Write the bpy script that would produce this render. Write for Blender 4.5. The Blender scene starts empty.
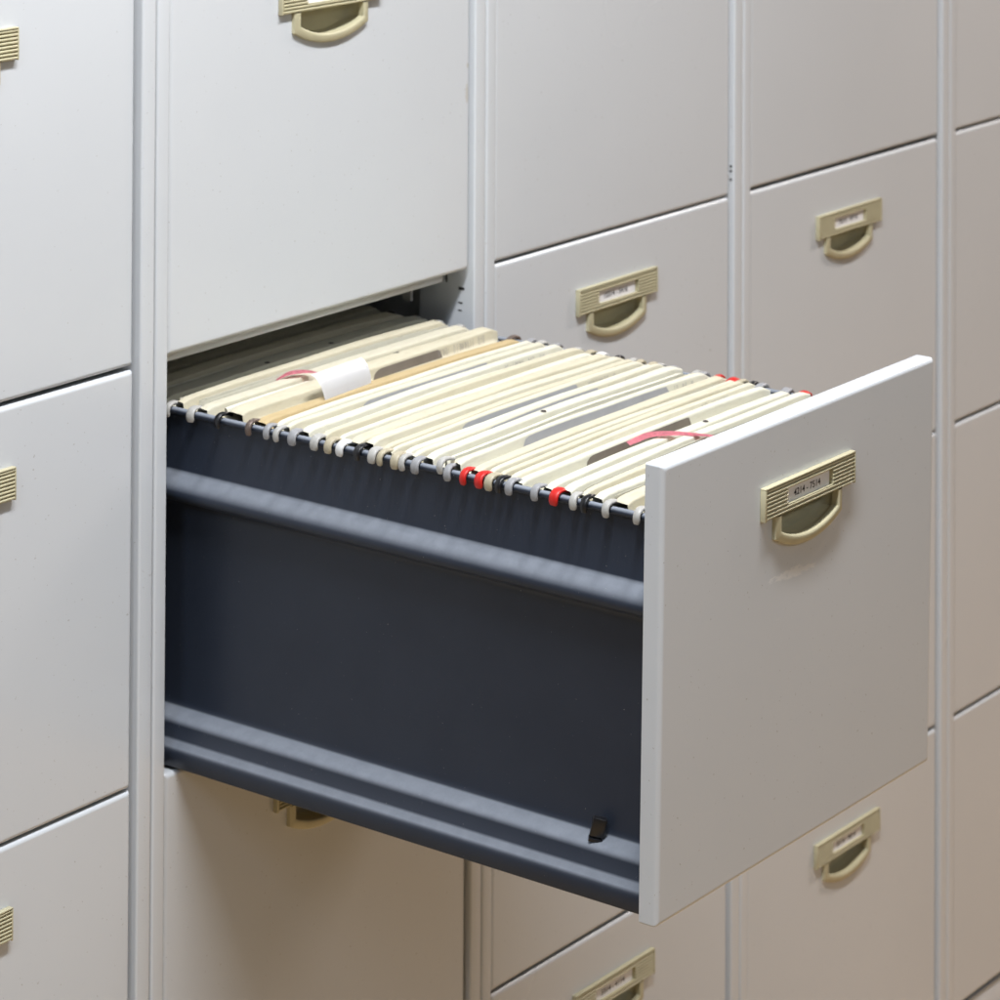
import bpy, bmesh, math, random
from mathutils import Vector, Matrix
random.seed(7)
scene = bpy.context.scene
C = scene.collection
PI = math.pi

# ------------------------------------------------------------------ camera
W, H = 0.41472, 0.31            # cabinet width, drawer pitch (metres)
FLOOR = -3*H - 0.07
cam = bpy.data.cameras.new('camera'); co = bpy.data.objects.new('camera', cam); C.objects.link(co)
scene.camera = co
yaw, pitch, roll = 0.9398, 0.01708, 0.00542
fwd = Vector((math.sin(yaw), math.cos(yaw), 0)); right = Vector((math.cos(yaw), -math.sin(yaw), 0)); up = Vector((0, 0, 1))
f2 = fwd*math.cos(pitch) + up*math.sin(pitch); u2 = up*math.cos(pitch) - fwd*math.sin(pitch)
r3 = right*math.cos(roll) + u2*math.sin(roll); u3 = u2*math.cos(roll) - right*math.sin(roll)
m = Matrix((r3, u3, -f2)).transposed().to_4x4(); m.translation = Vector((-1.77367, -1.61288, 0.58469))
co.matrix_world = m
cam.sensor_width = 36; cam.lens = 3.18298*36
cam.shift_x = 0; cam.shift_y = -(500+472.926)/1000
cam.clip_start = 0.05; cam.clip_end = 60
cam.dof.use_dof = True; cam.dof.focus_distance = 2.12; cam.dof.aperture_fstop = 18

# ------------------------------------------------------------------ world and lamps
world = bpy.data.worlds.new('World'); scene.world = world; world.use_nodes = True
wn = world.node_tree; wn.nodes.clear()
out = wn.nodes.new('ShaderNodeOutputWorld'); bg = wn.nodes.new('ShaderNodeBackground')
tc = wn.nodes.new('ShaderNodeTexCoord'); sep = wn.nodes.new('ShaderNodeSeparateXYZ'); cr = wn.nodes.new('ShaderNodeValToRGB')
mr = wn.nodes.new('ShaderNodeMapRange'); mr.inputs[1].default_value = -0.5; mr.inputs[2].default_value = 0.8
wn.links.new(tc.outputs['Generated'], sep.inputs[0]); wn.links.new(sep.outputs['Z'], mr.inputs[0])
wn.links.new(mr.outputs[0], cr.inputs[0]); nz = wn.nodes.new('ShaderNodeTexNoise'); nz.inputs['Scale'].default_value = 2.6; nz.inputs['Detail'].default_value = 1.5
nr = wn.nodes.new('ShaderNodeMapRange'); nr.inputs[1].default_value = 0.35; nr.inputs[2].default_value = 0.68; nr.inputs[3].default_value = 0.45; nr.inputs[4].default_value = 2.0
mxw = wn.nodes.new('ShaderNodeVectorMath'); mxw.operation = 'SCALE'
wn.links.new(tc.outputs['Generated'], nz.inputs['Vector']); wn.links.new(nz.outputs['Fac'], nr.inputs[0])
wn.links.new(cr.outputs[0], mxw.inputs[0]); wn.links.new(nr.outputs[0], mxw.inputs['Scale']); wn.links.new(mxw.outputs[0], bg.inputs[0]); wn.links.new(bg.outputs[0], out.inputs[0])
cr.color_ramp.elements[0].color = (0.42, 0.30, 0.18, 1)
cr.color_ramp.elements[1].color = (0.80, 0.86, 0.95, 1)
e = cr.color_ramp.elements.new(0.42); e.color = (0.60, 0.61, 0.64, 1)
bg.inputs[1].default_value = 0.085

def area(name, loc, sx, sy, power, col, rot=(0, 0, 0)):
    l = bpy.data.lights.new(name, 'AREA'); l.shape = 'RECTANGLE'; l.size = sx; l.size_y = sy
    l.energy = power; l.color = col
    o = bpy.data.objects.new(name, l); C.objects.link(o); o.location = loc; o.rotation_euler = rot
    return o
area('unseen_overhead_light', (-0.26, -0.67, 1.45), 1.2, 0.12, 50, (0.95, 0.97, 1.0))
area('unseen_overhead_light', (-2.2, -0.80, 1.45), 1.2, 0.14, 23, (0.74, 0.86, 1.0))  # out of view, tinted blue to cool the leftmost cabinet
area('unseen_overhead_light', (-0.3, -2.6, 1.45), 1.8, 0.3, 17, (0.90, 0.95, 1.0))  # added fill, reaches the folders under the upper drawer
area('unseen_overhead_light', (2.5, -0.64, 1.45), 1.2, 0.16, 42, (1.0, 0.86, 0.765))  # added warm light, lifts the right-hand cabinets but hardly the open front

scene.view_settings.view_transform = 'Standard'; scene.view_settings.look = 'None'
scene.view_settings.exposure = 0; scene.view_settings.gamma = 1
scene.render.engine = 'CYCLES'

# ------------------------------------------------------------------ materials
def newmat(name):
    mt = bpy.data.materials.new(name); mt.use_nodes = True
    return mt, mt.node_tree, mt.node_tree.nodes['Principled BSDF']
def N(nt, t, **k):
    n = nt.nodes.new(t)
    for a, b in k.items(): setattr(n, a, b)
    return n
def noise(nt, scale, detail=3, rough=0.5, coord='Object', stretch=None):
    tcn = N(nt, 'ShaderNodeTexCoord'); n = N(nt, 'ShaderNodeTexNoise')
    n.inputs['Scale'].default_value = scale; n.inputs['Detail'].default_value = detail; n.inputs['Roughness'].default_value = rough
    if stretch == 'rand' or (isinstance(stretch, tuple) and len(stretch) == 4):      # every object gets its own piece of the pattern
        oi = N(nt, 'ShaderNodeObjectInfo'); mu = N(nt, 'ShaderNodeMath', operation='MULTIPLY'); mu.inputs[1].default_value = 37.0
        nt.links.new(oi.outputs['Random'], mu.inputs[0]); ad = N(nt, 'ShaderNodeVectorMath', operation='ADD')
        nt.links.new(tcn.outputs[coord], ad.inputs[0]); nt.links.new(mu.outputs[0], ad.inputs[1])
        src = ad.outputs[0]
        if isinstance(stretch, tuple):
            mp = N(nt, 'ShaderNodeMapping'); mp.inputs['Scale'].default_value = stretch[:3]; mp.inputs['Rotation'].default_value = (0, stretch[3], 0)
            nt.links.new(src, mp.inputs[0]); src = mp.outputs[0]
        nt.links.new(src, n.inputs['Vector'])
    elif stretch:
        mp = N(nt, 'ShaderNodeMapping'); mp.inputs['Scale'].default_value = stretch
        nt.links.new(tcn.outputs[coord], mp.inputs[0]); nt.links.new(mp.outputs[0], n.inputs['Vector'])
    else: nt.links.new(tcn.outputs[coord], n.inputs['Vector'])
    return n
def ramp(nt, src, p0, c0, p1, c1):
    r = N(nt, 'ShaderNodeValToRGB'); r.color_ramp.elements[0].position = p0; r.color_ramp.elements[1].position = p1
    r.color_ramp.elements[0].color = (*c0, 1) if len(c0) == 3 else c0; r.color_ramp.elements[1].color = (*c1, 1) if len(c1) == 3 else c1
    nt.links.new(src, r.inputs[0]); return r
def bump(nt, b, src, strength, dist, prev=None):
    bp = N(nt, 'ShaderNodeBump'); bp.inputs['Strength'].default_value = strength; bp.inputs['Distance'].default_value = dist
    nt.links.new(src, bp.inputs['Height'])
    if prev: nt.links.new(prev.outputs[0], bp.inputs['Normal'])
    nt.links.new(bp.outputs[0], b.inputs['Normal']); return bp
def simple(name, col, rough=0.5, var=0.06, scale=40, bstr=0.0, bscale=200, metallic=0, spec=0.5, sss=0):
    mt, nt, b = newmat(name)
    n = noise(nt, scale, 4)
    lo = tuple(c*(1-var) for c in col); hi = tuple(min(1, c*(1+var)) for c in col)
    r = ramp(nt, n.outputs['Fac'], 0.3, lo, 0.7, hi); nt.links.new(r.outputs[0], b.inputs['Base Color'])
    b.inputs['Roughness'].default_value = rough; b.inputs['Metallic'].default_value = metallic
    b.inputs['Specular IOR Level'].default_value = spec
    if bstr:
        n2 = noise(nt, bscale, 2); bump(nt, b, n2.outputs['Fac'], bstr, 0.001)
    return mt

def paint(name, marks=None):
    mt, nt, b = newmat(name)
    col = (0.620, 0.640, 0.662)
    n = noise(nt, 4, 3, stretch='rand')
    r = ramp(nt, n.outputs['Fac'], 0.0, tuple(c*0.95 for c in col), 1.0, tuple(c*1.04 for c in col))
    last = r.outputs[0]
    for rot_, th_, mc in ((0.3, 0.735, (0.80, 0.80, 0.79)), (1.9, 0.76, (0.40, 0.38, 0.35))):       # faint rubbed scratches
        sc_ = noise(nt, 46, 5, 0.62, stretch=(0.22, 1, 1.5, rot_)); rsc = ramp(nt, sc_.outputs['Fac'], th_, (0, 0, 0), th_+0.05, (0.35, 0.35, 0.35))
        mxs = N(nt, 'ShaderNodeMixRGB'); mxs.inputs[2].default_value = (*mc, 1); nt.links.new(rsc.outputs[0], mxs.inputs[0]); nt.links.new(last, mxs.inputs[1]); last = mxs.outputs[0]
    sp = noise(nt, 420, 1, stretch='rand')                       # tiny specks of dirt
    rs = ramp(nt, sp.outputs['Fac'], 0.765, (0, 0, 0), 0.79, (1, 1, 1))
    mx = N(nt, 'ShaderNodeMixRGB'); mx.inputs[2].default_value = (0.33, 0.31, 0.28, 1)
    ms = N(nt, 'ShaderNodeMath', operation='MULTIPLY'); ms.inputs[1].default_value = 0.6
    nt.links.new(rs.outputs[0], ms.inputs[0]); nt.links.new(ms.outputs[0], mx.inputs[0]); nt.links.new(last, mx.inputs[1]); last = mx.outputs[0]
    rn = noise(nt, 3, 2, 0.5, stretch='rand')
    rr = N(nt, 'ShaderNodeMapRange'); rr.inputs[1].default_value = 0.0; rr.inputs[2].default_value = 1.0
    rr.inputs[3].default_value = 0.19; rr.inputs[4].default_value = 0.31; rr.clamp = False
    nt.links.new(rn.outputs['Fac'], rr.inputs[0]); nt.links.new(rr.outputs[0], b.inputs['Roughness'])
    if marks:                                                     # scuffs with a shape of their own: (x, z, half width, half height, slope, colour, threshold)
        tcn = N(nt, 'ShaderNodeTexCoord'); sx = N(nt, 'ShaderNodeSeparateXYZ'); nt.links.new(tcn.outputs['Object'], sx.inputs[0])
        for (cx, cz, hw, hh, slope, mcol, th, sc) in marks:
            def M(op, a, bb):
                q = N(nt, 'ShaderNodeMath', operation=op)
                for i, v in enumerate((a, bb)):
                    if isinstance(v, (int, float)): q.inputs[i].default_value = v
                    elif v is not None: nt.links.new(v, q.inputs[i])
                return q.outputs[0]
            dx = M('SUBTRACT', sx.outputs['X'], cx); dz = M('SUBTRACT', M('SUBTRACT', sx.outputs['Z'], cz), M('MULTIPLY', dx, slope))
            d = M('ADD', M('POWER', M('ABSOLUTE', M('DIVIDE', dx, hw), None), 2.0), M('POWER', M('ABSOLUTE', M('DIVIDE', dz, hh), None), 2.0))
            inside = M('SUBTRACT', 1.0, d)
            nn = noise(nt, sc, 5, 0.7, stretch=(0.35, 1, 1.3))
            v = M('MULTIPLY', inside, 0.35); v = M('ADD', v, nn.outputs['Fac'])
            mask = ramp(nt, v, th, (0, 0, 0), th+0.14, (1, 1, 1))
            pos = M('GREATER_THAN', inside, 0.0)
            fac = M('MULTIPLY', mask.outputs[0], pos)
            mx = N(nt, 'ShaderNodeMixRGB'); mx.inputs[2].default_value = (*mcol, 1)
            nt.links.new(M('MULTIPLY', fac, 0.6), mx.inputs[0]); nt.links.new(last, mx.inputs[1]); last = mx.outputs[0]
    nt.links.new(last, b.inputs['Base Color'])
    w = noise(nt, 2.4, 0, stretch='rand'); b1 = bump(nt, b, w.outputs['Fac'], 0.3, 0.005)
    o = noise(nt, 900, 1); bump(nt, b, o.outputs['Fac'], 0.06, 0.0004, b1)
    return mt
M_PAINT = paint('light_grey_enamel')
M_PAINT_OPEN = paint('light_grey_enamel_scuffed', [(0.188, -0.1125, 0.044, 0.0055, -0.05, (0.84, 0.83, 0.81), 0.66, 260)])
M_PAINT_CHIP = paint('light_grey_enamel_chipped', [(0.3905, -0.159, 0.0030, 0.012, 0, (0.50, 0.46, 0.38), 0.62, 400), (0.3915, -0.135, 0.0018, 0.003, 0, (0.45, 0.40, 0.30), 0.55, 500)])

def navy(name):
    mt, nt, b = newmat(name)
    n = noise(nt, 14, 5)
    r = ramp(nt, n.outputs['Fac'], 0.3, (0.023, 0.030, 0.047), 0.7, (0.028, 0.036, 0.055))
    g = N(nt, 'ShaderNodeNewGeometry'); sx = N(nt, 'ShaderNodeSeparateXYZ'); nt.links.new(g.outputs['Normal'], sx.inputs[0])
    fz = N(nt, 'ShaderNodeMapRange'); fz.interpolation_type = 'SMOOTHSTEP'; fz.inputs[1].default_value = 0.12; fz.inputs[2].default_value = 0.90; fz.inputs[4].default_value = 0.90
    nt.links.new(sx.outputs['Z'], fz.inputs[0])                   # dust on what faces up, paled to paint in the ledges' highlight
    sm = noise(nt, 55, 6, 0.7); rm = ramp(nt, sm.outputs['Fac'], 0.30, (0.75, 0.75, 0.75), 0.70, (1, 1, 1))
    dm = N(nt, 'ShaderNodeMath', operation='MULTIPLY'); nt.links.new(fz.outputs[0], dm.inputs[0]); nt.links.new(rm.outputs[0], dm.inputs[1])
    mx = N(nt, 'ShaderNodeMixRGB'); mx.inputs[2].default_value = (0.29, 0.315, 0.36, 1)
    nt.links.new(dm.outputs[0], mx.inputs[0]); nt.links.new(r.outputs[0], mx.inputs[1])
    sp = noise(nt, 520, 2); rs = ramp(nt, sp.outputs['Fac'], 0.745, (0, 0, 0), 0.80, (0.7, 0.7, 0.7))
    m2 = N(nt, 'ShaderNodeMixRGB'); m2.inputs[2].default_value = (0.36, 0.35, 0.33, 1)
    nt.links.new(rs.outputs[0], m2.inputs[0]); nt.links.new(mx.outputs[0], m2.inputs[1]); nt.links.new(m2.outputs[0], b.inputs['Base Color'])
    b.inputs['Roughness'].default_value = 0.40; b.inputs['Specular IOR Level'].default_value = 0.4
    o = noise(nt, 800, 2); bump(nt, b, o.outputs['Fac'], 0.12, 0.0005)
    return mt
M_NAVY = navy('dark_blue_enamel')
M_BEIGE = simple('beige_plastic', (0.50, 0.46, 0.305), 0.42, 0.04, 60, 0.05, 500)
M_CARD = simple('label_card_paper', (0.82, 0.81, 0.83), 0.6, 0.02, 80)
M_INK = simple('label_ink', (0.015, 0.012, 0.02), 0.6, 0.1, 80)
M_SEAM_SHADE = simple('seam_shade', (0.05, 0.048, 0.045), 0.6, 0.1, 30)
M_DARK = simple('dark_steel', (0.03, 0.03, 0.032), 0.5, 0.2, 30)
M_BLACK = simple('black_plastic', (0.012, 0.012, 0.014), 0.3, 0.2, 60)
M_STEEL = simple('bare_steel_hook', (0.35, 0.33, 0.30), 0.35, 0.2, 90, metallic=0.8)
M_HOOK = {
    'grey': simple('grey_plastic', (0.30, 0.30, 0.31), 0.4, 0.12, 150, 0.1, 900),
    'pale': simple('pale_grey_plastic', (0.42, 0.41, 0.385), 0.4, 0.12, 150, 0.1, 900),
    'white': simple('white_plastic', (0.66, 0.66, 0.65), 0.4, 0.03, 150),
    'beige': simple('yellowed_plastic', (0.43, 0.38, 0.27), 0.4, 0.15, 150, 0.1, 900),
    'black': M_BLACK,
    'steel': simple('brown_metal', (0.16, 0.12, 0.10), 0.4, 0.25, 120, metallic=0.3),
    'red': simple('red_plastic', (0.55, 0.016, 0.012), 0.4, 0.06, 150)}
def manila(name, col, var=0.06):
    mt, nt, b = newmat(name)
    n = noise(nt, 10, 6, 0.65, stretch=(0.5, 1.5, 1.5)); r = ramp(nt, n.outputs['Fac'], 0.28, tuple(c*(1-var) for c in col), 0.72, tuple(min(0.9, c*(1+var*0.5)) for c in col))
    f = noise(nt, 260, 3, 0.6, stretch=(0.3, 1, 1)); rf = ramp(nt, f.outputs['Fac'], 0.30, (0.86, 0.84, 0.78), 0.52, (1, 1, 1))
    mx = N(nt, 'ShaderNodeMixRGB', blend_type='MULTIPLY'); mx.inputs[0].default_value = 0.5
    nt.links.new(r.outputs[0], mx.inputs[1]); nt.links.new(rf.outputs[0], mx.inputs[2]); nt.links.new(mx.outputs[0], b.inputs['Base Color'])
    b.inputs['Roughness'].default_value = 0.55; b.inputs['Specular IOR Level'].default_value = 0.3
    w = noise(nt, 30, 3, 0.6, stretch=(0.35, 1.6, 1)); bump(nt, b, w.outputs['Fac'], 0.35, 0.0012)
    return mt
M_MANILA = [manila('cream_manila_card', (0.62, 0.585, 0.465)), manila('pale_manila_card', (0.66, 0.64, 0.535)), manila('yellowed_manila_card', (0.585, 0.54, 0.41))]
M_KRAFT = manila('tan_kraft_card', (0.50, 0.385, 0.21), 0.05)
M_PAPER = manila('document_paper', (0.66, 0.64, 0.54), 0.03)
M_BAR = simple('grey_suspension_bar', (0.34, 0.345, 0.365), 0.45, 0.05, 60)
M_BAR_GAP = simple('brown_bar_and_gap_shade', (0.17, 0.145, 0.12), 0.5, 0.1, 60)
M_HOLE = simple('punched_hole_shade', (0.05, 0.04, 0.035), 0.7, 0.1, 60)
M_PENCIL = simple('pencil_graphite', (0.27, 0.26, 0.27), 0.6, 0.3, 900)
M_TAB = simple('white_tab_paper', (0.85, 0.85, 0.87), 0.35, 0.01, 60)
M_PINK = simple('pink_cotton_tape', (0.72, 0.25, 0.30), 0.7, 0.12, 300, 0.5, 1200)
M_FLOOR = simple('brown_linoleum', (0.52, 0.35, 0.175), 0.40, 0.08, 6)

# ------------------------------------------------------------------ mesh helpers
def finish(bm, name, mats, smooth=None, wn=False):
    me = bpy.data.meshes.new(name); bmesh.ops.recalc_face_normals(bm, faces=bm.faces); bm.to_mesh(me); bm.free()
    for mt in (mats if isinstance(mats, (list, tuple)) else [mats]): me.materials.append(mt)
    if smooth is not None:
        for p in me.polygons: p.use_smooth = True
        me.set_sharp_from_angle(angle=math.radians(smooth))
    return me
def link(name, me, parent=None, loc=(0, 0, 0), rot=(0, 0, 0), wn=False):
    o = bpy.data.objects.new(name, me); C.objects.link(o); o.parent = parent; o.location = loc; o.rotation_euler = rot
    if wn:
        md = o.modifiers.new('weighted', 'WEIGHTED_NORMAL'); md.keep_sharp = True; md.weight = 100
    return o
def empty(name, label, cat, loc, rot=(0, 0, 0), group=None):
    o = link(name, None, None, loc, rot); o['label'] = label; o['category'] = cat
    if group: o['group'] = group
    return o
def box(bm, x0, x1, y0, y1, z0, z1, bev=0, seg=2):
    vs = [bm.verts.new((x, y, z)) for x in (x0, x1) for y in (y0, y1) for z in (z0, z1)]
    fs = [bm.faces.new([vs[i] for i in q]) for q in ((0, 1, 3, 2), (4, 6, 7, 5), (0, 4, 5, 1), (2, 3, 7, 6), (0, 2, 6, 4), (1, 5, 7, 3))]
    bmesh.ops.recalc_face_normals(bm, faces=fs)
    if bev:
        es = list({e for f in fs for e in f.edges})
        bmesh.ops.bevel(bm, geom=es, offset=bev, segments=seg, profile=0.5, affect='EDGES')
def boxmesh(name, mat, *a, bev=0, seg=2):
    bm = bmesh.new(); box(bm, *a, bev=bev, seg=seg); return finish(bm, name, mat, 40 if bev else None)
def grid(bm, pts, closed=False, mat=0):
    vv = [[bm.verts.new(p) for p in row] for row in pts]
    for a, b in zip(vv, vv[1:]):
        n = len(a)
        for j in range(n if closed else n-1):
            f = bm.faces.new((a[j], a[(j+1) % n], b[(j+1) % n], b[j])); f.material_index = mat
    return vv
def prism_x(bm, prof, x0, x1):
    """closed (y, z) outline carried along x"""
    vv = grid(bm, [[(x, y, z) for y, z in prof] for x in (x0, x1)], True)
    bm.faces.new(vv[0]); bm.faces.new(vv[1][::-1])
def prism_y(bm, prof, ys):
    vv = grid(bm, [[(x, y, z) for x, z in prof] for y in ys], True)
    bm.faces.new(vv[0]); bm.faces.new(vv[-1][::-1])

# ------------------------------------------------------------------ drawer front with a D-shaped opening for the grip
PX0, PX1 = 0.0170, 0.3945       # drawer front, from the cabinet's left seam
HX = 0.2045                     # handle centre
PH = H - 0.0026
def dshape(hw, ztop, zcorner, zbot, n=12):
    """half moon outline (x, z), legs down to zcorner then an arc"""
    s = zcorner - zbot; r = (hw*hw + s*s)/(2*s); cz = zbot + r
    a = math.asin(min(1, hw/r)); pts = [(-hw, ztop)]
    for i in range(n+1):
        t = -a + 2*a*i/n; pts.append((r*math.sin(t), cz - r*math.cos(t)))
    pts.append((hw, ztop)); return pts
CUP = dshape(0.0415, -0.006, -0.024, -0.0335)
HZ = -0.0550                    # handle centre height below the top of its drawer
def front_mesh(thick, mat, flange):
    """origin: cabinet left seam, y=0 front face, z=0 top edge"""
    bm = bmesh.new(); r = 0.0036; x0, x1, z0, z1 = PX0, PX1, -PH, 0.0
    def ring(ins, y):
        cr_ = 0.0015 + 0.0*ins; pts = []
        for (cx, cz, a0) in ((x1-ins-cr_, z1-ins-cr_, 0), (x0+ins+cr_, z1-ins-cr_, PI/2), (x0+ins+cr_, z0+ins+cr_, PI), (x1-ins-cr_, z0+ins+cr_, 1.5*PI)):
            for k in range(4):
                a = a0 + k*PI/6; pts.append((cx + cr_*math.cos(a), y, cz + cr_*math.sin(a)))
        return pts
    rows = [ring(0, thick), ring(0, r)]
    for k in range(1, 6):
        a = k*PI/10; rows.append(ring(r*(1-math.cos(a)), r*(1-math.sin(a))))
    vv = grid(bm, rows, True)
    bm.faces.new(vv[0])
    hole = [bm.verts.new((HX+x, 0, HZ+z)) for x, z in CUP]
    hb = [bm.verts.new((HX+x, 0.002, HZ+z)) for x, z in CUP]
    he = []
    for i in range(len(hole)):
        j = (i+1) % len(hole); he.append(bm.edges.new((hole[i], hole[j]))); bm.faces.new((hole[i], hole[j], hb[j], hb[i]))
    oe = [e for e in (bm.edges.get((vv[-1][i], vv[-1][(i+1) % len(vv[-1])])) for i in range(len(vv[-1]))) if e]
    bmesh.ops.triangle_fill(bm, use_beauty=True, use_dissolve=False, edges=he+oe)
    bmesh.ops.recalc_face_normals(bm, faces=bm.faces)
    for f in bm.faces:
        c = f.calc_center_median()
        if f.normal.y > 0.9 or (f.normal.z < -0.9 and c.y > 0.0038): f.material_index = 1  # undersides and backs coloured dark, painting in the shade of the seams
    return finish(bm, 'drawer', [mat, M_SEAM_SHADE], 50)

# ------------------------------------------------------------------ handle: ribbed plate, card window, half-moon grip with its cup
def handle_mesh():
    bm = bmesh.new(); HW, HHt, T = 0.0632, 0.0110, 0.0044
    pitch_, dip = 0.00275, 0.0017
    def rib(z0, z1):
        n = round((z1-z0)/pitch_); pr = [(0.0, z0)]
        for i in range(n):
            a = z0 + i*pitch_
            pr += [(-T+dip, a+0.0001), (-T+0.0001, a+pitch_*0.38), (-T, a+pitch_*0.5), (-T+0.0001, a+pitch_*0.72)]
        pr += [(-T+dip, z1-0.0001), (0.0, z1)]; return pr
    prism_x(bm, rib(-HHt, HHt), -HW+0.0024, -0.0312); prism_x(bm, rib(-HHt, HHt), 0.0316, HW-0.0012)
    prism_x(bm, rib(-HHt, -HHt+2*pitch_), -0.0312, 0.0316); prism_x(bm, rib(HHt-2*pitch_, HHt), -0.0312, 0.0316)
    box(bm, -HW, -HW+0.0024, -T-0.0001, 0, -HHt-0.0002, HHt+0.0002, 0.0006)
    box(bm, HW-0.0012, HW, -T-0.0001, 0, -HHt-0.0002, HHt+0.0002, 0.0004)
    box(bm, -HW+0.0001, HW-0.0001, -T-0.0002, 0, HHt, HHt+0.0013, 0.0005)           # top lip
    box(bm, -0.0312, 0.0316, -T+0.0004, 0, -HHt+2*pitch_-0.0004, -HHt+2*pitch_+0.0004)
    box(bm, -0.0312, 0.0316, -0.0010, -0.0002, -HHt+0.001, HHt-0.001)                # back of the window
    # grip ring
    inn = dshape(0.0395, -0.0112, -0.0225, -0.0315, 20); outr = dshape(0.0465, -0.0112, -0.0270, -0.0385, 20)
    mid = [((a[0]+b[0])/2, (a[1]+b[1])/2) for a, b in zip(inn, outr)]
    def lerp(t): return [(a[0]*(1-t)+b[0]*t, a[1]*(1-t)+b[1]*t) for a, b in zip(inn, outr)]
    sec = [(0.0, 0.0015), (0.0, -0.0034), (0.10, -0.0041), (0.25, -0.0043), (0.78, -0.0036), (0.95, -0.0030), (1.0, -0.0022), (1.0, 0.0)]
    grid(bm, [[(x, y, z) for x, z in lerp(t)] for t, y in sec])
    # cup behind
    cup = CUP; rows = []
    for s, y in ((1.0, 0.0015), (0.99, 0.005), (0.95, 0.009), (0.84, 0.0118), (0.5, 0.0130), (0.02, 0.0133)):
        rows.append([(x*s, y, -0.014 + (z+0.014)*s) for x, z in cup])
    grid(bm, rows, True)
    return finish(bm, 'handle', M_BEIGE, 38)
ME_HANDLE = handle_mesh()
ME_CARD = boxmesh('label_card', M_CARD, -0.0308, 0.0290, -0.0019, -0.0011, -0.0052, 0.0052)
def text_mesh(s, width, height):
    cu = bpy.data.curves.new('t', 'FONT'); cu.body = s; cu.size = 1; cu.extrude = 0; cu.offset = 0.014
    o = bpy.data.objects.new('t', cu); C.objects.link(o)
    dg = bpy.context.evaluated_depsgraph_get(); me = bpy.data.meshes.new_from_object(o.evaluated_get(dg))
    bpy.data.objects.remove(o); bpy.data.curves.remove(cu)
    xs = [v.co.x for v in me.vertices]; ys = [v.co.y for v in me.vertices]
    sx = width/(max(xs)-min(xs)); sy = height/(max(ys)-min(ys))
    for v in me.vertices: v.co = ((v.co.x-min(xs))*sx - width/2, 0, (v.co.y-min(ys))*sy - height/2)
    me.materials.clear(); me.materials.append(M_INK); me.name = 'lettering'
    return me
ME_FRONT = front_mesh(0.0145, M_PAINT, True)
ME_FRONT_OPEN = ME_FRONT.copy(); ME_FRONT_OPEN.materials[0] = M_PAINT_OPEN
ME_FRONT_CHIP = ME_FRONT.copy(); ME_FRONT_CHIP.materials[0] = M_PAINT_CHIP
def add_handle(dr, text=None, dx=0.0, tw=0.037, th=0.0050):
    link('handle', ME_HANDLE, dr, (HX+dx, 0.0, HZ))
    link('label_card', ME_CARD, dr, (HX+dx, 0.0, HZ))
    if text: link('lettering', text_mesh(text, tw, th), dr, (HX+dx-0.002, -0.00205, HZ+0.0002))

# ------------------------------------------------------------------ floor
bm = bmesh.new(); vs = [bm.verts.new(p) for p in ((-12, -12, 0), (12, -12, 0), (12, 6, 0), (-12, 6, 0))]; bm.faces.new(vs)
fl = link('floor', finish(bm, 'floor', M_FLOOR), None, (0, 0, FLOOR)); fl['kind'] = 'structure'

# ------------------------------------------------------------------ cabinets
TOPZ = H; DEEP = 0.62
def side_mesh(sgn):
    """front post (55 mm deep, rounded) with the sheet side behind; local x runs from the seam inwards"""
    bm = bmesh.new(); zb, zt = 0.0, TOPZ+0.02-FLOOR
    w = 0.0134 if sgn > 0 else 0.0152
    yf = -0.0030
    r1, r2 = 0.0022, 0.0018
    pr = []
    for k in range(6):
        a = PI + k*PI/10; pr.append((0.0007 + r1 + r1*math.cos(a), yf + r1 + r1*math.sin(a)))
    for k in range(6):
        a = 1.5*PI + k*PI/10; pr.append((0.0007 + w - r2 + r2*math.cos(a), yf + r2 + r2*math.sin(a)))
    pr += [(0.0007+w, 0.055), (0.0025, 0.055), (0.0025, DEEP), (0.0007, DEEP)]
    prf = [(x*sgn, y) for x, y in pr]
    vv = grid(bm, [[(x, y, z) for x, y in prf] for z in (zb, zt)], True)
    bm.faces.new(vv[0]); bm.faces.new(vv[1][::-1])
    return finish(bm, 'side_panel', M_PAINT, 35)
ME_SL, ME_SR = side_mesh(1), side_mesh(-1)
ME_TOP = boxmesh('top_panel', M_PAINT, 0.0007, W-0.0007, -0.003, DEEP, TOPZ+0.0201-FLOOR, TOPZ+0.022-FLOOR)
ME_BACK = boxmesh('back_panel', M_PAINT, 0.003, W-0.003, DEEP-0.002, DEEP-0.0005, 0.002, TOPZ+0.02-FLOOR)
ME_RAIL = boxmesh('top_rail', M_PAINT, 0.0162, W-0.0182, -0.002, 0.02, TOPZ+0.004-FLOOR, TOPZ+0.0198-FLOOR, bev=0.001)
ME_PLINTH = boxmesh('plinth', M_PAINT, 0.0162, W-0.0182, 0.004, 0.03, 0.001, 0.0660, bev=0.001)
ME_RUN = boxmesh('drawer_slide', M_DARK, 0.0, 0.010, 0.056, 0.58, -0.02, 0.02)
cabs = []
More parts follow.
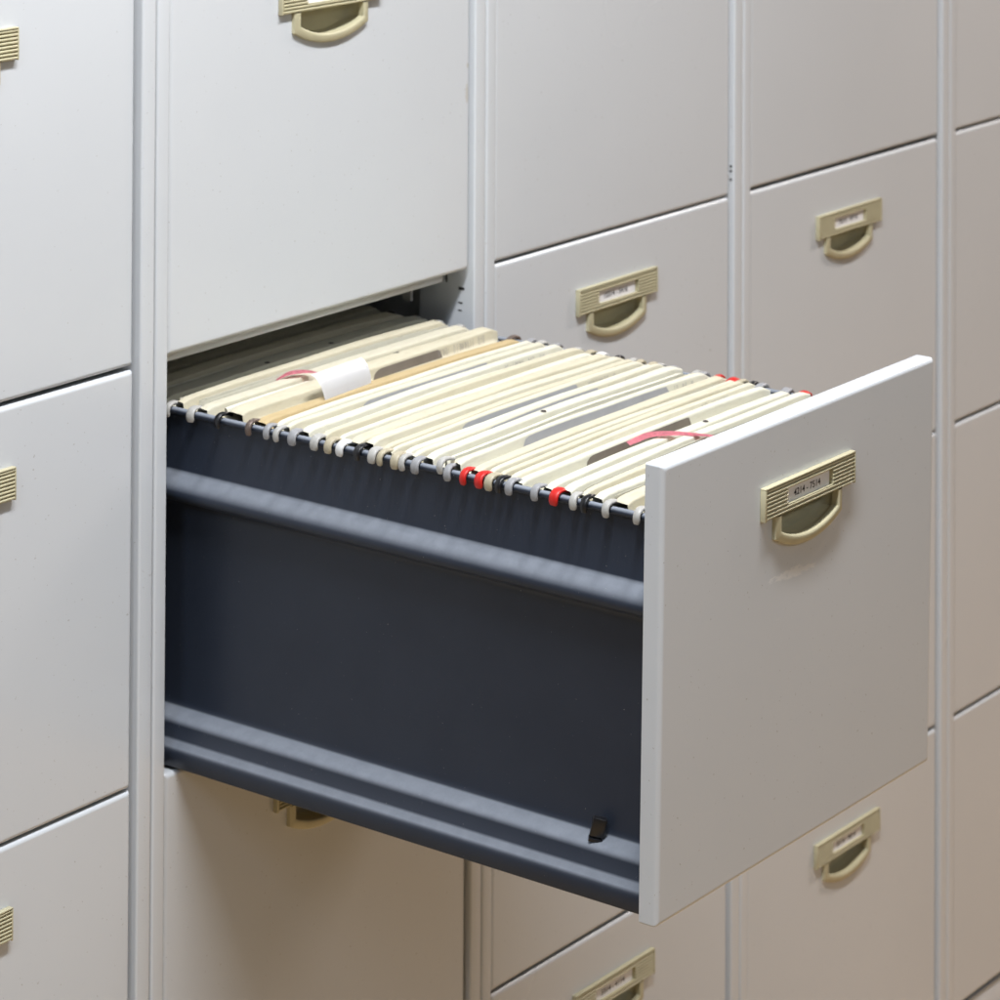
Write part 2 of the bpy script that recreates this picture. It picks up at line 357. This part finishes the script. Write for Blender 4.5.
def cabinet(i, label, texts=(), open_row=None, chip_row=None, handle_dx=0.0):
    """i = column, rows 0..3 from the top; texts maps row -> lettering"""
    root = empty('filing_cabinet', label, 'filing cabinet', (i*W, 0, FLOOR), group='filing cabinets standing side by side in a row')
    link('side_panel', ME_SL, root); link('side_panel', ME_SR, root, (W, 0, 0))
    link('top_panel', ME_TOP, root); link('back_panel', ME_BACK, root); link('top_rail', ME_RAIL, root); link('plinth', ME_PLINTH, root)
    drs = {}
    for row in range(4):
        if row == open_row: continue
        me = ME_FRONT_CHIP if row == chip_row else ME_FRONT
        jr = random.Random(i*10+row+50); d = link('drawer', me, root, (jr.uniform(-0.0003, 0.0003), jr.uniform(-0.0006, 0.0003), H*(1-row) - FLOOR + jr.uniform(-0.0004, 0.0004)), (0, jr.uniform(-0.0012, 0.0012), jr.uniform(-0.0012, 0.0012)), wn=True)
        add_handle(d, dict(texts).get(row), handle_dx); drs[row] = d
    cabs.append(root); return root, drs
cabinet(-1, 'grey filing cabinet cut off by the left picture edge, all its drawers shut', handle_dx=0.001)
cb, cbd = cabinet(0, 'filing cabinet with one drawer pulled right out full of hanging folders', open_row=1, chip_row=0, handle_dx=0.001)
cabinet(1, 'closed grey filing cabinet directly right of the one with the open drawer',
        {1: '15514 - 5416', 3: '3314 - 4114'}, handle_dx=-0.003)
cabinet(2, 'closed grey filing cabinet behind the right end of the pulled-out drawer front',
        {1: '7614 - 9714', 3: '8114 - 9014'}, handle_dx=0.0)
cabinet(3, 'grey filing cabinet cut off by the right picture edge, no handle in view')

# inside of the opening in the second cabinet
o = link('drawer_slide', ME_RUN, cb, (0.0162, 0, -0.26-FLOOR)); link('drawer_slide', ME_RUN, cb, (W-0.0262, 0, -0.26-FLOOR))
link('bracket', boxmesh('bracket', M_HOOK['white'], 0.3865, 0.3895, 0.0555, 0.064, -0.030, 0.006), cb, (0, 0, -FLOOR))
bm = bmesh.new()
for (y, z, hy, hz) in ((0.0265, -0.008, 0.0009, 0.0040), (0.040, -0.0125, 0.0030, 0.0006), (0.0105, -0.0155, 0.0030, 0.0012), (0.0115, -0.0275, 0.0022, 0.0006), (0.012, -0.034, 0.0018, 0.0005)):
    box(bm, -0.0002, 0.0001, y-hy, y+hy, z-hz, z+hz)
link('slot', finish(bm, 'slot', M_DARK), cb, (W-0.0160, 0, -FLOOR))
# screw slots on the post of the third cabinet
bm = bmesh.new()
for z in (0.0290, 0.0245, 0.0165): box(bm, -0.0002, 0.0001, -0.0002, 0.0022, z-0.0010, z+0.0010, 0)
link('slot', finish(bm, 'slot', M_DARK), cabs[2], (W-0.0160, 0, -FLOOR))
# shut drawer above the open one: its flange and its tray, seen from below the front
d0 = cbd[0]
link('bottom_flange', boxmesh('bottom_flange', M_PAINT, 0.0290, 0.3780, 0.0148, 0.0230, -PH-0.0100, -PH+0.0040, bev=0.0015), d0)
link('tray', boxmesh('tray', M_PAINT, 0.040, 0.375, 0.0310, 0.56, -PH+0.006, -0.05), d0)

# ------------------------------------------------------------------ the open drawer (sags a little, so everything in it tilts)
TH = 0.01216; EXT = 0.44009
def DL(x, y, z):
    c, s = math.cos(TH), math.sin(TH); zz = z + H
    return Vector((x, y*c - zz*s, -H + y*s + zz*c))
def inv_parent(p): return (p[0], p[1], p[2]-FLOOR)
ztop = -0.0004
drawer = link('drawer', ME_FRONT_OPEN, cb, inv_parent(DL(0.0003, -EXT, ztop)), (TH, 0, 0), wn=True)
drawer['label'] = 'pulled-out drawer with a scuffed front and dark blue sides'
add_handle(drawer, '4214 - 7514', 0.0)
# local frame of this drawer: front face y=0, top z=0.  Y(y) converts drawer coordinates
YO = EXT; ZO = -ztop
def side_prof(sgn):
    P = [(0.0405, -0.0475), (0.0415, -0.0465), (0.0430, -0.0470), (0.0432, -0.0895), (0.0428, -0.0908), (0.0405, -0.0922), (0.0365, -0.0950), (0.0332, -0.0980), (0.0313, -0.1010),
         (0.0304, -0.1040), (0.0308, -0.1070), (0.0325, -0.1095), (0.0350, -0.1110), (0.0440, -0.1135), (0.0475, -0.1165), (0.0480, -0.120), (0.0480, -0.2640),
         (0.0478, -0.2690), (0.0470, -0.2704), (0.0380, -0.2738), (0.0350, -0.2755), (0.0338, -0.2785), (0.0338, -0.2880), (0.0328, -0.2898),
         (0.0285, -0.2925), (0.0272, -0.2945), (0.0270, -0.2980), (0.0270, -0.3065), (0.0280, -0.3075), (0.0500, -0.3075)]
    # return inside at 1.2 mm thickness
    Q = [(0.0500, -0.3060), (0.0500, -0.1160), (0.0455, -0.1120), (0.0452, -0.0475), (0.0440, -0.0455), (0.0405, -0.0455)]
    pr = P + Q
    if sgn < 0: pr = [(W-0.0006-x, z) for x, z in pr]
    return pr
def side_panel(sgn):
    bm = bmesh.new()
    vv = grid(bm, [[(x, y, z+ZO) for x, z in side_prof(sgn)] for y in [0.0146 + 0.53*k/20 for k in range(21)]], True)
    bm.faces.new(vv[0]); bm.faces.new(vv[-1][::-1])
    bmesh.ops.recalc_face_normals(bm, faces=bm.faces)
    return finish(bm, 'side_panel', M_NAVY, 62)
sl = link('side_panel', side_panel(1), drawer); link('side_panel', side_panel(-1), drawer)
def rod(sgn):
    bm = bmesh.new(); x = 0.0400 if sgn > 0 else W-0.0006-0.0400
    ys = [0.0146, 0.545]; r = 0.0027
    vv = grid(bm, [[(x + r*math.cos(a*PI/8), y, -0.0450 + r*math.sin(a*PI/8) + ZO) for a in range(16)] for y in ys], True)
    bm.faces.new(vv[0]); bm.faces.new(vv[-1][::-1])
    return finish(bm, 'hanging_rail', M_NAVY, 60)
link('hanging_rail', rod(1), drawer); link('hanging_rail', rod(-1), drawer)
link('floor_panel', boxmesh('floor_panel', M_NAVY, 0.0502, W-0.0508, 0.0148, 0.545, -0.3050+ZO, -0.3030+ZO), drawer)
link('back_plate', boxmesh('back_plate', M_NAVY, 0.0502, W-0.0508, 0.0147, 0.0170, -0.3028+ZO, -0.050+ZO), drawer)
bm = bmesh.new(); box(bm, -0.0024, 0.0024, -0.0050, 0.0050, 0, 0.0135, 0.0010); box(bm, -0.0032, 0.0032, -0.0050, 0.0050, -0.0035, -0.0010, 0.0006)
link('catch', finish(bm, 'catch', M_BLACK, 40), drawer, (0.0410, YO-0.3740, -0.2700+ZO), (0.22, -0.10, 0.6))

# ------------------------------------------------------------------ hanging folders
XL, XR = 0.0437, 0.3722
hooks = [(0.118, 'black'), (0.096, 'black'), (0.071, 'black'), (0.044, 'pale'), (0.0191, 'pale'), (-0.0031, 'pale'), (-0.031, 'black'), (-0.0606, 'steel'), (-0.0781, 'grey'), (-0.0887, 'pale'),
         (-0.1031, 'grey'), (-0.124, 'pale'), (-0.1372, 'beige'), (-0.1485, 'white'), (-0.1652, 'black'), (-0.1781, 'pale'), (-0.1855, 'beige'),
         (-0.1983, 'beige'), (-0.2056, 'pale'), (-0.2173, 'grey'), (-0.2397, 'pale'), (-0.246, 'grey'), (-0.2601, 'red'), (-0.2742, 'red'),
         (-0.2821, 'beige'), (-0.2916, 'black'), (-0.2998, 'grey'), (-0.3226, 'grey'), (-0.3383, 'red'), (-0.3547, 'pale'), (-0.364, 'black'),
         (-0.3822, 'pale'), (-0.4069, 'pale')]
def hook_mesh(mat, sgn, big, seed):
    rnd = random.Random(seed); bm = bmesh.new()
    # path in (x outwards from the folder end, z): starts inside the folder top, over the rod and down its outside
    path = [(-0.0100, 0.0028), (-0.0065, 0.0042), (-0.0030, 0.0050), (0.0008, 0.0049), (0.0036, 0.0036), (0.0049, 0.0014), (0.0051, -0.0008), (0.0047, -0.0026), (0.0042, -0.0040)]
    hw = (0.0034 if big else 0.0028)*rnd.uniform(0.9, 1.1); t = 0.0014
    rows = []
    for i, (x, z) in enumerate(path):
        a = path[max(0, i-1)]; b = path[min(len(path)-1, i+1)]; d = Vector((b[0]-a[0], b[1]-a[1])).normalized(); n = Vector((-d.y, d.x))
        w = hw*(0.80 if i in (0, len(path)-1) else 1.0)
        row = []
        for k in range(12):
            an = k*PI/6; cx, cy = math.cos(an), math.sin(an)
            yy = w*math.copysign(abs(cx)**0.6, cx); tt = t*math.copysign(abs(cy)**0.8, cy)
            row.append((-sgn*(x + n.x*tt), yy, z + n.y*tt))
        rows.append(row)
    vv = grid(bm, rows, True); bm.faces.new(vv[0]); bm.faces.new(vv[-1][::-1])
    return finish(bm, 'hook', mat, 60)
class Fold:
    """one hanging folder: a sleeve whose rounded top leans over its contents towards the drawer front"""
    def __init__(s, y0, y1, rnd, zoff=0.0, steep=1.0, mat=0, flat=False):
        s.y0, s.w = y0, y0-y1; s.r = rnd; s.flat = flat; s.steep = steep
        s.p = [rnd.uniform(0, 6.28) for _ in range(6)]
        s.top = 0.0006*rnd.uniform(-1, 1) + zoff
        s.kw = 0.0016/s.w; s.k = rnd.uniform(0.38, 0.62)                      # where the top rolls over into the slope
        s.drop = (0.0032 + 0.24*s.w)*steep*rnd.uniform(0.8, 1.2)
        s.skew = rnd.uniform(-0.0012, 0.0012)
        s.rcorner = rnd.uniform(0.006, 0.020); s.rdrop = rnd.uniform(0.002, 0.005)
    def ztop(s, x):
        t = (x-XL)/(XR-XL)
        z = -0.0378 + 0.0003*t + s.top
        z += 0.0006*math.sin(t*3.6 + s.p[0]) + 0.00025*math.sin(t*13 + s.p[1]) + 0.0012*math.sin(PI*t)
        e = XR - x
        if e < s.rcorner: z -= s.rdrop*(1-e/s.rcorner)**2.2
        e = x - XL
        if e < 0.012: z -= 0.0022*(1-e/0.012)**2
        return z
    def P(s, x, f, off=0.0):
        """f 0..1 back to front across the roll and slope"""
        t = (x-XL)/(XR-XL); w = s.w*(1.0 + 0.04*math.sin(t*4+s.p[2]) + 0.015*math.sin(t*11+s.p[3]))
        y = s.y0 + s.skew*(2*t-1) + 0.0006*math.sin(t*7+s.p[4]) - f*w
        k = s.kx(x)
        z = s.ztop(x)
        if f < 0.12: z -= 0.0024*(1-f/0.12)**2
        elif f > k:
            g = min(1.0, (f-k)/s.kw); z -= s.drop*(g*g*(3-2*g)*0.35 + 0.65*g) + 0.0006 + 0.0025*(f-k)
        if f > 0.12: z -= 0.0006*min(1, (f-0.12)/max(0.05, k-0.12))
        return Vector((x, y, z))
    def kx(s, x):
        t = (x-XL)/(XR-XL); return s.k + 0.05*math.sin(t*3.5+s.p[5]) + 0.012*math.sin(t*14+s.p[0])
    def face(s, x, v):
        """point on the steep face, v 0..1 from its upper to its lower edge"""
        return s.P(x, s.kx(x) + s.kw*v) + Vector((0, -0.0004, 0.0001))
    def surf(s, x, f, off):
        p = s.P(x, f); d = s.P(x, f+0.02) - s.P(x, f-0.02); n = Vector((0, -d.z, d.y)); n = -n if n.z < 0 else n
        return p + n.normalized()*off
FS = [0, 0.03, 0.07, 0.12, 0.2, 0.3, 0.4, 0.48, 0.55, 0.62, 0.7, 0.78, 0.86, 0.93, 1.0]
def fold_mesh(F, mat, org, bottom=-0.27, x0=XL, x1=XR, nx=44, torn=None):
    bm = bmesh.new(); rows = []
    for i in range(nx+1):
        x = x0 + (x1-x0)*i/nx
        k = F.kx(x); fs = [0, 0.03, 0.07, 0.12] + [0.12+(k-0.12)*q for q in (0.3, 0.6, 0.85, 0.95)] + [k+F.kw*q for q in (0, 0.15, 0.4, 0.7, 1.0)]
        k2 = min(0.98, k+F.kw); fs += [k2+(1-k2)*q for q in (0.3, 0.7, 1.0)]
        pts = [F.P(x, f) for f in fs]
        a, b = pts[0], pts[-1]
        if torn: pts = [p + Vector((0, 0, -torn(x))) for p in pts]
        xi = min(max(x, 0.0530), W-0.0540); xa = min(max(x, 0.0500), W-0.0510)
        row = [Vector((xi, F.y0 - F.w*0.45, bottom)), Vector((xi, a.y-0.0002, a.z-0.08)), Vector((x, a.y+0.0001, a.z-0.006))] + pts + [Vector((x, b.y-0.0003, b.z-0.010)), Vector((xi, b.y+0.0006, b.z-0.08)), Vector((xi, F.y0 - F.w*0.55, bottom))]
        rows.append([p - org for p in row])
    vv = grid(bm, rows, True)
    return finish(bm, 'sleeve', mat, 80)
def sheets_mesh(ya, span, F, zo, rnd, org):
    """a few loose sheets standing on edge, tops not quite level"""
    bm = bmesh.new(); n = max(2, int(span/0.0009))
    for q in range(n):
        y0 = ya - span*q/n; x0 = XL+0.006+0.014*rnd.random(); x1 = XR-0.004-0.03*rnd.random(); dz = -0.0020-0.0024*rnd.random(); ph = rnd.uniform(0, 6); tl = rnd.uniform(-0.0012, 0.0012)
        rows = []
        for i in range(25):
            t = i/24; x = x0 + (x1-x0)*t; z = F.ztop(min(max(x, XL+0.02), XR-0.025)) + dz + tl*t - (0.004 if (q % 3 == 1 and t > 0.96) else 0)
            yy = y0 + 0.0004*math.sin(t*5+ph)
            rows.append([Vector((x, yy, z-0.03)) - org, Vector((x, yy, z)) - org, Vector((x, yy-0.00025, z)) - org, Vector((x, yy-0.00025, z-0.03)) - org])
        grid(bm, rows, True)
    return finish(bm, 'papers', M_PAPER, 50)
def strip_mesh(F, x0, x1, f0, f1, org, mat, off=0.0003, n=40, name='bar_and_gap_strip', rnd=0.012):
    bm = bmesh.new(); rows = []
    for i in range(n+1):
        x = x0 + (x1-x0)*i/n; e0 = min(1, (x-x0)/rnd); e1 = min(1, (x1-x)/(rnd*0.45))
        s0 = math.sqrt(max(0, 1-(1-e0)**2)); s1 = math.sqrt(max(0, 1-(1-e1)**2)); s = max(0.04, min(s0, s1))
        fa = f1 - (f1-f0)*s
        rows.append([F.face(x, fa + (f1-fa)*j/4) - org for j in range(5)])
    grid(bm, rows); return finish(bm, name, mat, 60)
def disc_mesh(F, x, f, org, rx=0.0026, ry=0.0020):
    bm = bmesh.new(); c = bm.verts.new(F.surf(x, f, 0.00035) - org); vs = []
    for k in range(14):
        a = k*2*PI/14; vs.append(bm.verts.new(F.surf(x+rx*math.cos(a), f + ry/F.w*math.sin(a), 0.00035) - org))
    for k in range(14): bm.faces.new((c, vs[k], vs[(k+1) % 14]))
    return finish(bm, 'punched_hole', M_HOLE)
def scribble(F, x0, x1, f0, f1, org, rnd):
    """a few pencil strokes written on the slope"""
    bm = bmesh.new(); x = x0
    while x < x1:
        w = rnd.uniform(0.0018, 0.0040); kind = rnd.random(); pts = []
        n = 10
        for i in range(n+1):
            t = i/n
            if kind < 0.35: px, pf = x + w*0.5 + w*0.4*math.cos(6.28*t), 0.5 + 0.42*math.sin(6.28*t)
            elif kind < 0.7: px, pf = x + w*t, 0.5 + 0.40*math.cos(9*t+kind*9)
            else: px, pf = x + w*(0.3+0.3*t), 0.05 + 0.9*t
            pts.append(F.face(px, 0.95 - 0.75*pf) - org)
        for a, b in zip(pts, pts[1:]):
            d = (b-a); s = Vector((-d.z, 0, d.x)); s = s.normalized()*0.00016 if s.length > 0 else Vector((0.00016, 0, 0))
            bm.faces.new([bm.verts.new(q) for q in (a-s, b-s, b+s, a+s)])
        x += w + rnd.uniform(0.0005, 0.0018)
        if rnd.random() < 0.18: x += 0.005
    return finish(bm, 'pencil_note', M_PENCIL)

ordw = ['first', 'second', 'third', 'fourth', 'fifth', 'sixth', 'seventh', 'eighth', 'ninth', 'tenth', 'eleventh', 'twelfth', 'thirteenth', 'fourteenth',
        'fifteenth', 'sixteenth', 'seventeenth', 'eighteenth', 'nineteenth', 'twentieth', 'twenty-first', 'twenty-second', 'twenty-third', 'twenty-fourth',
        'twenty-fifth', 'twenty-sixth', 'twenty-seventh', 'twenty-eighth', 'twenty-ninth', 'thirtieth', 'thirty-first', 'thirty-second', 'thirty-third']
colw = {'grey': 'grey', 'pale': 'pale grey', 'white': 'white', 'beige': 'yellowed', 'black': 'black', 'steel': 'brown metal', 'red': 'red'}
slots = {6: (0.20, 0.290, 0.22, 0.95, True), 9: (0.126, 0.292, 0.12, 0.90, False), 16: (0.124, 0.278, 0.10, 0.92, False), 18: (0.128, 0.280, 0.10, 0.95, False), 21: (0.118, 0.315, 0.12, 0.90, False),
         26: (0.118, 0.262, 0.10, 1.0, True)}  # strip here is an open gap, its shade coloured dark brown
notes = {4: (0.305, 0.335), 6: (0.285, 0.350), 9: (0.285, 0.335), 10: (0.29, 0.345), 16: (0.29, 0.33), 18: (0.29, 0.345), 21: (0.32, 0.345), 25: (0.29, 0.325), 20: (0.07, 0.095), 24: (0.07, 0.10), 22: (0.10, 0.12), 31: (0.075, 0.10), 13: (0.06, 0.085)}
holes = {3: [(0.163, 0.55), (0.245, 0.5)], 6: [(0.248, 0.10)], 8: [(0.166, 0.97), (0.28, 0.96)], 13: [(0.275, 0.7)], 19: [(0.185, 0.25)], 27: [(0.247, 0.3)], 29: [(0.205, 0.2)]}
folders = {}
nh = len(hooks)
for k, (y, hc) in enumerate(hooks):
    rnd = random.Random(100+k)
    yn = hooks[k+1][0] if k+1 < nh else -0.4225
    w = y - yn
    zo = {0: 0.002, 1: 0.002, 2: 0.0015, 3: 0.001, 4: 0.0010, 6: 0.0025, 7: -0.0005, 11: 0.001, 14: 0.001, 19: 0.0012, 21: 0.0012, 26: -0.001, 27: -0.001, 31: 0.0}.get(k, 0.0)
    zo += (-0.0008 if w < 0.009 else 0)
    F = Fold(y, yn - 0.0006, rnd, zo, 1.0)
    if k in slots: F.k = 0.34; F.drop = max(F.drop, 0.0085)
    if k == 6: F.drop = 0.0085; F.k = 0.50
    if k < 4: F.k = 0.62; F.drop = 0.0065
    if k == 7: F.drop = 0.0040; F.k = 0.55
    if k == 26: F.drop = 0.012; F.k = 0.30
    org = DL(0.2, y, -0.04)
    n_front = nh - k
    kind = 'flat tan' if k == 7 else ('cream manila' if rnd.random() < 2 else '')
    extra = ''
    if k < 4: extra = ', shaded'
    elif k in (9, 16, 18, 21): extra = ', grey bar showing'
    elif k == 6: extra = ', white index tab'
    elif k == 26: extra = ', dark brown slot'
    elif k in notes: extra = ', pencil writing'
    lab = f'{kind} folder, {colw[hc]} hooks{extra}, {ordw[n_front-1]} from drawer front'
    root = empty('hanging_folder', lab, 'hanging folder', org, (TH, 0, 0), 'hanging folders in the open drawer')
    loc0 = Vector((0.2, y, -0.04))
    mat = M_KRAFT if k == 7 else M_MANILA[(k*7 + k//3) % 3]
    if k in (27, 28, 8): mat = M_MANILA[1]
    link('sleeve', fold_mesh(F, mat, loc0), root)
    for sg, xx in ((1, 0.0400), (-1, W-0.0406)):
        hm = hook_mesh(M_HOOK[hc], sg, rnd.random() < 0.4, k*2)
        hk = link('hook', hm, root, (xx-0.2, rnd.uniform(-0.0006, 0.0006), -0.0450+0.04 + (0.004 if k == 20 and sg > 0 else 0)), (rnd.uniform(-0.08, 0.08), rnd.uniform(-0.05, 0.05), rnd.uniform(-0.12, 0.12)))
    # loose papers and thin files standing in the sleeve, in front of its rolled top
    if w > 0.0105 and k not in (7, 26, 11, 20, 29) and k not in slots:
        npp = 1 if w < 0.018 else 2
        for q in range(npp):
            fr = F.k + F.kw + (1-F.k-F.kw)*(0.18 + 0.40*q); pw = w*(0.13 if npp == 2 else 0.20)
            if rnd.random() < 0.6:
                link('papers', sheets_mesh(y - fr*w, pw + 0.0012, F, zo, random.Random(900+k*3+q), loc0), root)
                continue
            G = Fold(y - fr*w, y - fr*w - pw, random.Random(500+k*3+q), zo - 0.0026 - 0.0012*q - 0.0012*rnd.random(), 0.6)
            G.skew += 0.0008
            link('papers', fold_mesh(G, M_PAPER if rnd.random() < 0.5 else M_MANILA[rnd.randrange(3)], loc0, -0.26, XL+0.004+0.01*rnd.random(), XR-0.006-0.02*rnd.random()), root)
    if k in slots:
        x0, x1, fa, fb, dark = slots[k]
        link('bar_and_gap_strip', strip_mesh(F, x0, x1, fa, fb, loc0, M_BAR_GAP if dark else M_BAR), root)
    if k in notes:
        x0, x1 = notes[k]; link('pencil_note', scribble(F, x0, x1, max(F.k+0.12, 0.62), 0.94, loc0, rnd), root)
    for (hx_, hf_) in holes.get(k, []):
        link('punched_hole', disc_mesh(F, hx_, hf_, loc0), root)
    folders[k] = (F, root, loc0)

# white index tab of the thick folder near the back
F, root, loc0 = folders[6]
def tab():
    bm = bmesh.new(); rows = []
    prof = [(-0.0575, -0.0200), (-0.0610, -0.0212), (-0.0645, -0.0240), (-0.0672, -0.0280), (-0.0690, -0.0325), (-0.0697, -0.0362), (-0.0700, -0.0370), (-0.0701, -0.0412)]
    for t in [i/8 for i in range(9)]:
        rows.append([Vector((0.111 + 0.066*t - (0.0008 + 0.0045*(1-2*t))*0 + 0.0035*(1-2*t)*(i/7), y + 0.003*t, z)) for i, (y, z) in enumerate(prof)])
    vv = grid(bm, [[p - loc0 for p in r] for r in rows])
    bmesh.ops.solidify(bm, geom=list(bm.faces), thickness=0.0006)
    return finish(bm, 'index_tab', M_TAB, 50)
link('index_tab', tab(), root)

# pink cotton tapes
def ribbon(name, label, pts, width, wdir):
    org = DL(*pts[0]); root = Vector(pts[0]); bm = bmesh.new(); rows = []
    P = [Vector(p) for p in pts]; fine = []
    for i in range(len(P)-1):
        p0 = P[max(0, i-1)]; p1 = P[i]; p2 = P[i+1]; p3 = P[min(len(P)-1, i+2)]
        for j in range(6):
            t = j/6; fine.append(0.5*((2*p1) + (p2-p0)*t + (2*p0-5*p1+4*p2-p3)*t*t + (3*p1-p0-3*p2+p3)*t**3))
    fine.append(P[-1]); n = len(fine)
    for i, p in enumerate(fine):
        w = Vector(wdir).normalized(); tw = 0.5*math.sin(i/n*5); w = (w + Vector((0, 0, tw*0.5))).normalized()*width/2
        rows.append([p - w - root, p - root + Vector((0, 0, 0.0002)), p + w - root])
    grid(bm, rows); bmesh.ops.solidify(bm, geom=list(bm.faces), thickness=0.0004)
    o = link(name, finish(bm, name, M_PINK, 60), None, org, (TH, 0, 0)); o['label'] = label; o['category'] = 'tape'
    o['group'] = 'pink cotton tapes among the folders'
ribbon('cotton_tape', 'pink cotton tape curling out beside the white index tab',
       [(0.136, -0.003, -0.0380), (0.144, -0.009, -0.0335), (0.154, -0.016, -0.0328), (0.158, -0.026, -0.0330), (0.158, -0.038, -0.0350)], 0.0065, (0.75, 0.55, 0.0))
ribbon('cotton_tape', 'pink cotton tape lying over the folders close to the open drawer front',
       [(0.160, -0.3165, -0.0375), (0.168, -0.3185, -0.0360), (0.182, -0.3220, -0.0345), (0.196, -0.3340, -0.0345), (0.207, -0.3500, -0.0352), (0.215, -0.3640, -0.0362), (0.222, -0.378, -0.039)], 0.0062, (0.45, 0.75, 0.1))
